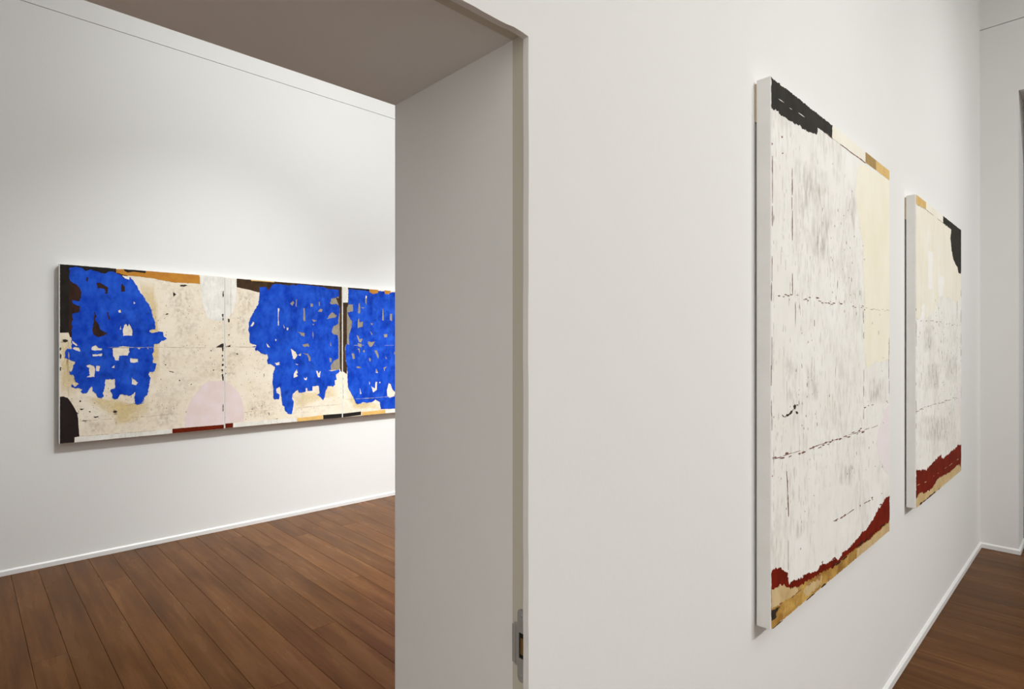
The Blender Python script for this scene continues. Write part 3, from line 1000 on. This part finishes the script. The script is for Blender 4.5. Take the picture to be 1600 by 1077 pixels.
c.specks('umber_specks', 0.8, M_SPK, 220, (0.002, 0.008), (0.5, 2.2), 123, (0.02, 0.4, 0.06, 0.9), 9)
c.specks('umber_specks', 0.8, M_SPK, 50, (0.002, 0.007), (0.5, 2.2), 124, (0.4, 0.98, 0.05, 0.2), 7)

# ---------------- third panel
c = Canvas('canvas_painting', 2.5872, 3.625, ZB0 + 0.003, ZB1 - 0.001, YB, GAPW, DEP, M_RAW,
           'rightmost blue canvas of the row, cut off by the doorway jamb', TG, mx=0.005)
c.ground('cream_ground', M_CREAM)
c.stain('yellow_stain', ['D3', (640, 300), (780, 430), (800, 560), (1200, 540), (1240, 640), (760, 650), (660, 470)], 0.5, M_YSTAIN, strength=0.8)
c.patch('grey_underlayer', ['D1', (640, 250), (1508, 200), 'P', (700, 470), (700, 570), 'D2', (1508, 560), (1000, 720), (690, 560), (640, 400)], 1, M_GREY, 0.002)
c.patch('brown_band', ['D1', (590, 300), (688, 305), (692, 330), (668, 390), (668, 1000), 'D2', (650, 200), (635, 260), (650, 480), (672, 560), (665, 695), (640, 680), (590, 650)], 2, M_BROWN, 0.0015)
c.patch('white_patch', ['D1', (580, 20), (685, 30), (682, 300), (580, 300)], 3, M_WHITEP, 0.001)
c.patch('black_sliver', ['D1', (686, 30), (1046, 60), (1046, 122), (980, 112), (850, 95), (686, 80)], 2, M_BLACK, 0.001)
blue = ['D1', (690, 70), (850, 90), (980, 100), (1045, 120), (1090, 150), (1190, 135), (1195, 105), (1295, 112), (1310, 155), (1370, 160), (1400, 130), (1508, 125),
        'P', (640, 460), (652, 470), (660, 500), (648, 520), (656, 560), (661, 600), (640, 632),
        'D3', (1490, 628), (1240, 642), (1220, 520), (1150, 480), (1090, 520), (1000, 535), (930, 520), (910, 540), (850, 560), (815, 540), (795, 480),
        (770, 430), (720, 340), (690, 280), (680, 180), (680, 60), 'D2', (670, 560), (650, 480), (640, 260), (665, 180), (710, 210), (705, 120),
        'D1', (700, 900), (710, 820), (745, 720), (755, 620), (700, 540), (680, 470), (770, 445), (770, 335), (692, 330)]
holes = [['D1', (860, 340), (885, 300), (895, 440), (880, 490), (855, 470)], ['D1', (985, 180), (1005, 190), (995, 350), (975, 290)],
         ['D1', (1265, 420), (1280, 400), (1290, 600), (1260, 600)], ['D1', (1390, 490), (1430, 490), (1425, 610), (1390, 600)],
         ['D1', (850, 600), (870, 560), (880, 630), (940, 620), (930, 710), (870, 720), (848, 740)], ['D1', (1065, 650), (1115, 655), (1090, 682)],
         ['D1', (1055, 770), (1100, 840), (1082, 845)], ['D1', (1285, 835), (1350, 830), (1345, 885), (1300, 890)], ['D1', (905, 385), (965, 380), (940, 405)],
         ['D2', (830, 40), (865, 60), (880, 110), (930, 100), (910, 165), (870, 160), (850, 110)], ['D2', (1020, 140), (1080, 160), (1150, 145), (1090, 230), (1050, 240), (1020, 180)],
         ['D2', (848, 175), (915, 190), (915, 245), (860, 240)], ['D2', (845, 275), (885, 260), (880, 370), (865, 300)], ['D2', (745, 350), (785, 345), (805, 440), (765, 445)],
         ['D2', (1125, 300), (1170, 295), (1205, 390), (1195, 440), (1160, 370)], ['D2', (1040, 420), (1070, 440), (1060, 490), (1035, 460)],
         ['D2', (820, 570), (880, 565), (905, 590), (850, 602)], ['D2', (1145, 672), (1160, 600), (1180, 640), (1190, 682)],
         ['D2', (1280, 590), (1350, 565), (1310, 600), (1300, 650)], ['D2', (940, 300), (960, 285), (972, 320), (950, 332)], ['D2', (1040, 815), (1055, 850), (1045, 885)],
         ['D2', (1075, 900), (1140, 940), (1150, 820), (1180, 830), (1170, 960), (1110, 1010)],
         ['D3', (1340, 320), (1370, 200), (1405, 220), (1440, 320), (1490, 360), (1455, 430), (1385, 450), (1345, 410)], ['D3', (880, 270), (915, 380), (890, 385)],
         ['D2', (1315, 390), (1345, 440), (1320, 440)], ['D2', (1460, 320), (1480, 330), (1475, 370), (1458, 360)], ['D2', (1205, 850), (1225, 820), (1242, 850)]]
c.patch('blue_shape', blue, 4, M_BLUE, 0.0035, holes, 'cobalt blue painted shape with ragged edges')
c.patch('orange_dab', ['D1', (1050, 70), (1195, 85), (1190, 138), (1110, 158), (1050, 128)], 5, M_OCHRE, 0.0012)
c.patch('orange_dab', ['D1', (1295, 90), (1405, 100), (1390, 150), (1330, 162), (1305, 150)], 5, M_OCHRE, 0.0012)
c.line('seam', ['D3', (610, 478), (800, 470)], 1, M_TANLINE, 0.003)
c.line('seam', ['D3', (800, 470), (1130, 450), (1300, 435), (1508, 425), 'P', (655, 617)], 6, M_LTLINE, 0.0035)
c.seam('seam', ['D1', (780, 1020), (1150, 1018)], 6, M_LTLINE, 0.0035, 0.85, 4, 0.0004)
c.seam('seam', ['D1', (1300, 1022), (1460, 1020)], 6, M_LTLINE, 0.003, 0.7, 4, 0.0004)
c.seam('seam', ['D3', (604, 40), (606, 470)], 3, M_MARK, 0.003, 0.5, 6, 0.0006)
c.patch('black_strip', ['D3', (580, 718), (906, 680), (906, 740), (580, 790)], 2, M_BLACK, 0.0008)
c.patch('pale_ochre_strip', ['D3', (915, 690), (1310, 652), (1315, 730), (920, 770)], 2, M_LOCHRE, 0.0012)
c.patch('cream_strip', ['D3', (1320, 652), (1508, 632), 'P', (690, 632), (690, 650), 'D3', (1320, 730)], 2, M_WHITEP, 0.001)

# ---------------- the two pale canvases on the dividing wall
KB = 1.0
M_PALE = paint_mat('scumbled_white_paint', tb(244, 243, 238), tb(238, 236, 229), (9, 9, 6), 0.35, 0.65, 0.72,
                   grain=tb(188, 181, 170), grain_amt=0.5, grain_scale=(60, 60, 17))
M_BLACK2 = paint_mat('charcoal_paint', tb(50, 47, 42), tb(38, 36, 31), (18, 18, 18), rough=0.7, spec=0.2)
M_PYEL = paint_mat('pale_yellow_paint', tb(245, 240, 222), tb(241, 234, 212), (8, 8, 5), rough=0.72)
M_PYEL2 = paint_mat('faded_yellow_paint', tb(243, 238, 222), tb(238, 231, 212), (14, 14, 4), rough=0.72,
                    grain=tb(246, 244, 238), grain_amt=0.9, grain_scale=(40, 40, 7))
M_CREAM2 = paint_mat('ivory_paint', tb(244, 240, 226), tb(238, 233, 217), (8, 8, 8), rough=0.72)
M_OLIVE = paint_mat('olive_ochre_paint', tb(178, 148, 92), tb(160, 128, 74), (60, 60, 12), rough=0.7)
M_OCHRE2 = paint_mat('sand_ochre_paint', tb(224, 190, 124), tb(214, 176, 106), (25, 25, 10), rough=0.7)
M_RUST2 = paint_mat('brick_red_paint', tb(126, 32, 12), tb(100, 22, 8), (22, 22, 14), rough=0.6, spec=0.1)
M_TAN2 = paint_mat('mustard_paint', tb(204, 164, 86), tb(160, 114, 44), (15, 15, 20), 0.38, 0.62, 0.7,
                   grain=tb(104, 74, 34), grain_amt=0.7, grain_scale=(30, 30, 22))
M_BUFF = paint_mat('buff_paint', tb(214, 190, 144), tb(200, 170, 118), (14, 14, 14), rough=0.7,
                   grain=tb(150, 116, 66), grain_amt=0.5, grain_scale=(30, 30, 22))
M_FRUST = paint_mat('rust_fleck', tb(138, 88, 74), tb(104, 70, 62), (60, 60, 60), rough=0.7)
M_FGREY = paint_mat('grey_fleck', tb(168, 156, 146), tb(136, 124, 116), (60, 60, 60), rough=0.7)
M_PINK2 = paint_mat('faint_pink_paint', tb(241, 233, 234), tb(238, 228, 229), (9, 9, 9), rough=0.72)
M_SMOKE2 = soft_mat('grey_smear', tb(160, 150, 138), (60, 60, 20), 0.4, 0.9)
M_PALE2 = soft_mat('pale_yellow_stain', tb(228, 220, 192))

M_STROKE = paint_mat('greige_stroke', tb(220, 216, 207), tb(204, 199, 189), (30, 30, 30), rough=0.8)
M_STROKE2 = paint_mat('bright_stroke', tb(247, 246, 242), tb(243, 241, 236), (30, 30, 30), rough=0.8)

RG = 'pale canvases on the dividing wall'
GN, DN = 0.006, 0.039
c = Canvas('canvas_painting', 1.5635, 2.759, 0.741, 2.2255, D, GN, DN, M_RAW,
           'larger-looking pale canvas nearest the doorway, black band at top left and red brown foot', RG)
c.ground('white_ground', M_PALE)
c.patch('charcoal_band', ['E1', (60, 70), (757, 610), (752, 758), (640, 675), (590, 638), (592, 690), (575, 715), (530, 705), (490, 690), (415, 650), (400, 625), (330, 595), (310, 580), (260, 550), (210, 520), (160, 480), (140, 450), (60, 420)], 1, M_BLACK2, 0.004)
c.seam('seam', ['E1', (85, 262), (150, 325), (300, 430), (520, 590)], 3, M_PALE, 0.0024, 0.35, 2, 0.004, (0.01, 0.05))
c.patch('ivory_strip', ['E2', (78, -25), (440, 260), (440, 385), (75, 118)], 1, M_CREAM2, 0.0006)
c.patch('olive_strip', ['E2', (447, 270), (565, 360), (565, 475), (447, 389)], 1, M_OLIVE, 0.0006)
c.patch('ochre_strip', ['E2', (568, 362), (740, 490), (740, 610), (568, 478)], 1, M_OCHRE2, 0.0006)
c.seam('seam', ['E2', (-40, 30), (75, 121), (445, 392)], 2, M_FRUST, 0.0035, 0.75, 8, 0.001, (0.02, 0.07))
c.patch('pale_yellow_field', ['E2', (395, 400), (730, 612), 'F2', (760, 0), (760, 430), (735, 540), (700, 560), (660, 555), (620, 590), (608, 500), (611, 270), (600, 50), 'F1', (600, 950), (575, 800), (562, 680), (572, 560)], 1, M_PYEL, 0.006)
c.patch('pink_field', ['F2', (760, 770), (760, 1077), 'F3', (760, 190), (720, 200), (690, 140), (668, 40), 'F2', (665, 1000), (690, 880), (720, 800)], 1, M_PINK2, 0.006)
for q in (['F1', (230, 480), (420, 560), (400, 760), (260, 800)], ['F1', (330, 800), (440, 800), (420, 1050), (330, 1040)], ['F2', (170, 520), (260, 560), (240, 800), (180, 790)],
          ['F2', (620, 640), (730, 630), (730, 770), (620, 790)], ['F2', (290, 560), (390, 600), (380, 780), (300, 760)], ['F3', (460, 140), (560, 150), (540, 280), (470, 260)],
          ['F1', (520, 600), (570, 700), (560, 900), (500, 860)], ['F3', (220, 430), (330, 450), (320, 560), (240, 560)]):
    c.stain('grey_smear', q, 0.6, M_SMOKE2, strength=0.55)
RS = dict(dash=(0.012, 0.06))
c.seam('rust_seam', ['F1', (122, 420), (122, 1060)], 2, M_FRUST, 0.0043, 0.55, 21, 0.002, (0.02, 0.09))
c.seam('rust_seam', ['F2', (119, 0), (119, 1060)], 2, M_FGREY, 0.0037, 0.51, 22, 0.002, (0.02, 0.07))
c.seam('rust_seam', ['F1', (227, 350), (227, 1060)], 2, M_FRUST, 0.0050, 0.66, 23, 0.002, (0.02, 0.10))
c.seam('rust_seam', ['F2', (228, 0), (230, 205)], 2, M_FRUST, 0.0043, 0.64, 24, 0.002, (0.02, 0.08))
c.seam('rust_seam', ['F2', (122, 196), (230, 208), (420, 244), (610, 274)], 2, M_FRUST, 0.0037, 0.55, 25, 0.007, (0.008, 0.03))
c.seam('rust_seam', ['F2', (610, 274), (738, 290)], 2, M_TANLINE, 0.0025, 0.55, 26, 0.003, (0.01, 0.04))
c.seam('grey_seam', ['F2', (345, 250), (345, 480)], 2, M_FGREY, 0.0043, 0.37, 27, 0.004, (0.01, 0.06))
c.seam('grey_seam', ['F2', (602, 290), (602, 880)], 2, M_FGREY, 0.0050, 0.41, 28, 0.005, (0.01, 0.05))
c.seam('rust_seam', ['F2', (605, 796), (660, 784), (735, 766)], 2, M_FRUST, 0.0043, 0.55, 29, 0.004, (0.01, 0.04))
c.seam('rust_seam', ['E5', (60, 845), (170, 826), (300, 782), (500, 722), (620, 680), (800, 612), (850, 598)], 2, M_FRUST, 0.0056, 0.64, 30, 0.008, (0.008, 0.035))
c.seam('rust_seam', ['E5', (60, 850), (300, 778), (620, 676), (950, 566)], 2, M_FRUST, 0.0019, 0.74, 31, 0.001, (0.02, 0.08))
c.seam('grey_seam', ['E5', (840, 602), (950, 566)], 3, M_FGREY, 0.0043, 0.92, 32, 0.001, (0.05, 0.1))
c.seam('rust_seam', ['F3', (122, 30), (122, 220)], 2, M_FRUST, 0.0043, 0.55, 33, 0.002, (0.02, 0.07))
c.line('dark_seam', ['F3', (198, 190), (204, 310), (208, 430)], 2, M_FRUST, 0.006)
c.seam('grey_seam', ['F3', (208, 430), (206, 740)], 2, M_TANLINE, 0.0019, 0.74, 35, 0.001, (0.03, 0.09))
c.seam('rust_seam', ['F3', (410, 476), (560, 384), (720, 300)], 2, M_FRUST, 0.0037, 0.51, 36, 0.004, (0.012, 0.04))
c.seam('rust_seam', ['F2', (736, 430), (736, 770)], 2, M_FRUST, 0.0050, 0.46, 37, 0.002, (0.03, 0.09))
c.marks('black_flecks', [['E5', (143, 470), (165, 488), (205, 458), (232, 440), (240, 432), (215, 472), (165, 497), (148, 495)], ['E5', (238, 400), (250, 385), (262, 400), (252, 430), (240, 425)],
                         ['E5', (264, 392), (282, 396), (272, 404)], ['E5', (258, 450), (280, 455), (272, 468)]], 3, M_MARK, 0.003)
c.marks('rust_flecks', [['E1', (185, 735), (198, 745), (188, 760)], ['E1', (190, 920), (206, 930), (195, 940)], ['E1', (75, 815), (84, 825), (78, 840)],
                        ['E4', (565, 325), (582, 315), (588, 330), (572, 338)], ['E4', (195, 435), (212, 428), (208, 442)], ['E4', (258, 395), (272, 390), (268, 402)],
                        ['E4', (355, 340), (365, 330), (362, 350)], ['E4', (478, 250), (494, 245), (488, 266)], ['E4', (80, 500), (118, 485), (112, 500)],
                        ['E3', (595, 325), (608, 315), (604, 340)], ['E3', (650, 340), (662, 332), (660, 348)], ['E3', (395, 470), (415, 462), (412, 480)]], 3, M_FRUST, 0.002)
c.patch('mustard_foot', ['E3', (60, 580), (180, 560), (260, 590), (400, 545), (590, 425), (740, 335), 'E4', (200, 860), (690, 470), (690, 640), (0, 1180), 'E3', (60, 1100)], 1, M_TAN2, 0.003)
c.patch('buff_patch', ['E3', (60, 600), (180, 560), (260, 595), (345, 575), (345, 650), (220, 720), (150, 770), (60, 820)], 2, M_BUFF, 0.004)
c.patch('buff_patch', ['E4', (330, 790), (460, 695), (690, 490), (690, 640), (325, 900)], 2, M_BUFF, 0.003)
c.patch('buff_patch', ['E3', (400, 640), (420, 590), (470, 550), (540, 520), (600, 480), (590, 540), (530, 600), (480, 650), (430, 690)], 2, M_BUFF, 0.008)
red = ['E3', (60, 460), (90, 410), (140, 400), (175, 395), (190, 430), (215, 440), (232, 430), (240, 520), (250, 560), (270, 535), (340, 510), (410, 480),
       (440, 450), (530, 430), (560, 390), (590, 350), (640, 355), (700, 320), (705, 290), (740, 280), 'E4', (60, 920), (90, 890), (140, 905), (180, 830),
       (235, 795), (290, 735), (350, 660), (390, 610), (430, 590), (500, 480), (555, 370), (590, 330), (630, 250), (690, 225), (690, 480), (600, 545),
       (575, 590), (500, 640), (470, 690), (400, 730), (330, 780), (230, 850), (150, 920), (70, 990), 'E3', (690, 385), (590, 430), (480, 500), (400, 550),
       (320, 590), (260, 600), (200, 570), (160, 560), (120, 590), (60, 612)]
c.patch('red_band', red, 3, M_RUST2, 0.006)
c.patch('dark_blot', ['E3', (60, 850), (100, 825), (155, 795), (130, 835), (110, 865), (122, 905), (100, 925), (60, 950)], 3, M_MARK, 0.003)
c.seam('dark_seam', ['E3', (80, 800), (280, 700), (430, 580), (640, 410)], 4, M_FRUST, 0.004, 0.5, 40, 0.002, (0.012, 0.05))
c.seam('dark_seam', ['E4', (60, 985), (330, 775), (500, 620), (670, 495)], 4, M_UMBER, 0.008, 0.6, 41, 0.004, (0.02, 0.07))
c.seam('dark_edge', ['E3', (80, 1028), (420, 750), (640, 580)], 4, M_UMBER, 0.009, 0.8, 42, 0.002, (0.03, 0.09))

c.specks('scraped_strokes', 0.7, M_STROKE, 420, (0.002, 0.006), (2.5, 10), 101, (0.02, 0.78, 0.16, 0.86), 7)
c.specks('bright_strokes', 0.8, M_STROKE2, 160, (0.003, 0.009), (4, 14), 102, (0.02, 0.8, 0.18, 0.86), 5)
c.specks('grey_specks', 2, M_FGREY, 90, (0.002, 0.006), (0.8, 4), 103, (0.02, 0.9, 0.18, 0.85), 5)

c = Canvas('canvas_painting', 3.2265, 4.410, 0.741, 2.2155, D, GN, DN, M_RAW,
           'further pale canvas near the room corner, black patch at its upper right', RG)
c.ground('white_ground', M_PALE)
c.patch('ivory_field', ['G1', (100, 60), (440, 200), (440, 700), (380, 740), (330, 700), (270, 690), (240, 780), (190, 830), (160, 810), (100, 830)], 0.5, M_PYEL2, 0.012)
for q in (['G1', (200, 400), (230, 420), (225, 650), (200, 640)], ['G1', (260, 560), (300, 570), (290, 700), (265, 690)], ['G1', (160, 740), (180, 740), (176, 830), (158, 830)]):
    c.patch('white_streak', q, 0.8, M_STROKE2, 0.008)
c.patch('ochre_strip', ['G1', (110, 40), (186, 80), (186, 146), (110, 103)], 1, M_OCHRE2, 0.0006)
c.patch('ivory_strip', ['G1', (188, 82), (292, 165), (292, 232), (188, 150)], 1, M_CREAM2, 0.0006)
c.patch('charcoal_patch', ['G1', (293, 170), (430, 280), (430, 555), (403, 549), (388, 545), (382, 510), (370, 492), (356, 460), (345, 400), (338, 330), (344, 275), (293, 234)], 1, M_BLACK2, 0.005)
c.seam('seam', ['G1', (130, 118), (187, 150), (293, 234)], 2, M_TANLINE, 0.004, 0.8, 50, 0.001, (0.03, 0.08))
for q in (['G1', (170, 860), (240, 870), (230, 1050), (170, 1040)], ['G2', (180, 60), (280, 70), (270, 250), (190, 240)], ['G2', (150, 380), (340, 400), (330, 560), (160, 560)], ['G2', (300, 0), (390, 20), (380, 200), (310, 180)]):
    c.stain('grey_smear', q, 0.9, M_SMOKE2, strength=0.6)
c.seam('grey_seam', ['G1', (130, 835), (200, 845), (400, 872)], 2, M_FGREY, 0.0037, 0.55, 51, 0.006, (0.01, 0.05))
c.seam('grey_seam', ['G2', (124, 374), (250, 328), (380, 285)], 2, M_FGREY, 0.0043, 0.64, 52, 0.006, (0.01, 0.06))
c.seam('grey_seam', ['G2', (124, 362), (250, 322), (300, 308)], 2, M_FGREY, 0.0025, 0.74, 53, 0.002, (0.02, 0.06))
c.seam('rust_seam', ['G1', (380, 720), (380, 830)], 2, M_FRUST, 0.0037, 0.46, 54, 0.004, (0.02, 0.06))
c.seam('rust_seam', ['G1', (404, 560), (408, 1060), 'G2', (410, 470)], 2, M_FRUST, 0.0043, 0.46, 55, 0.003, (0.02, 0.08))
c.seam('grey_seam', ['G2', (262, 330), (262, 430)], 2, M_FGREY, 0.0037, 0.46, 56, 0.01, (0.02, 0.06))
c.seam('grey_seam', ['G1', (124, 270), (124, 1060), 'G2', (124, 480)], 2, M_FGREY, 0.0037, 0.37, 57, 0.003, (0.02, 0.08))
c.patch('pink_field', ['G2', (392, 220), (430, 190), (430, 480), (404, 470), (396, 380)], 1, M_PINK2, 0.008)
c.patch('buff_foot', ['G2', (100, 890), (150, 860), (200, 870), (270, 780), (380, 700), (430, 670), (430, 780), (250, 900), (100, 1000)], 1, M_BUFF, 0.003)
c.patch('red_band', ['G2', (100, 755), (190, 735), (220, 700), (280, 640), (285, 665), (300, 660), (370, 600), (385, 580), (430, 565), (430, 640), (402, 720), (392, 700), (380, 705),
                     (340, 745), (260, 790), (230, 840), (205, 865), (170, 880), (150, 872), (140, 885), (125, 912), (100, 930)], 2, M_RUST2, 0.007)
c.seam('seam', ['G2', (130, 835), (200, 800), (300, 730), (400, 655)], 3, M_BUFF, 0.004, 0.4, 58, 0.003, (0.02, 0.08))
c.seam('dark_edge', ['G2', (125, 968), (200, 910), (270, 852)], 3, M_UMBER, 0.012, 0.9, 59, 0.001, (0.05, 0.1))
c.specks('scraped_strokes', 1.1, M_STROKE, 260, (0.002, 0.007), (2.5, 10), 111, (0.02, 0.95, 0.18, 0.5), 7)
c.specks('bright_strokes', 1.2, M_STROKE2, 120, (0.004, 0.012), (4, 12), 112, (0.05, 0.8, 0.2, 0.85), 5)
c.specks('grey_specks', 2, M_FGREY, 60, (0.002, 0.007), (0.8, 4), 113, (0.02, 0.95, 0.2, 0.6), 5)
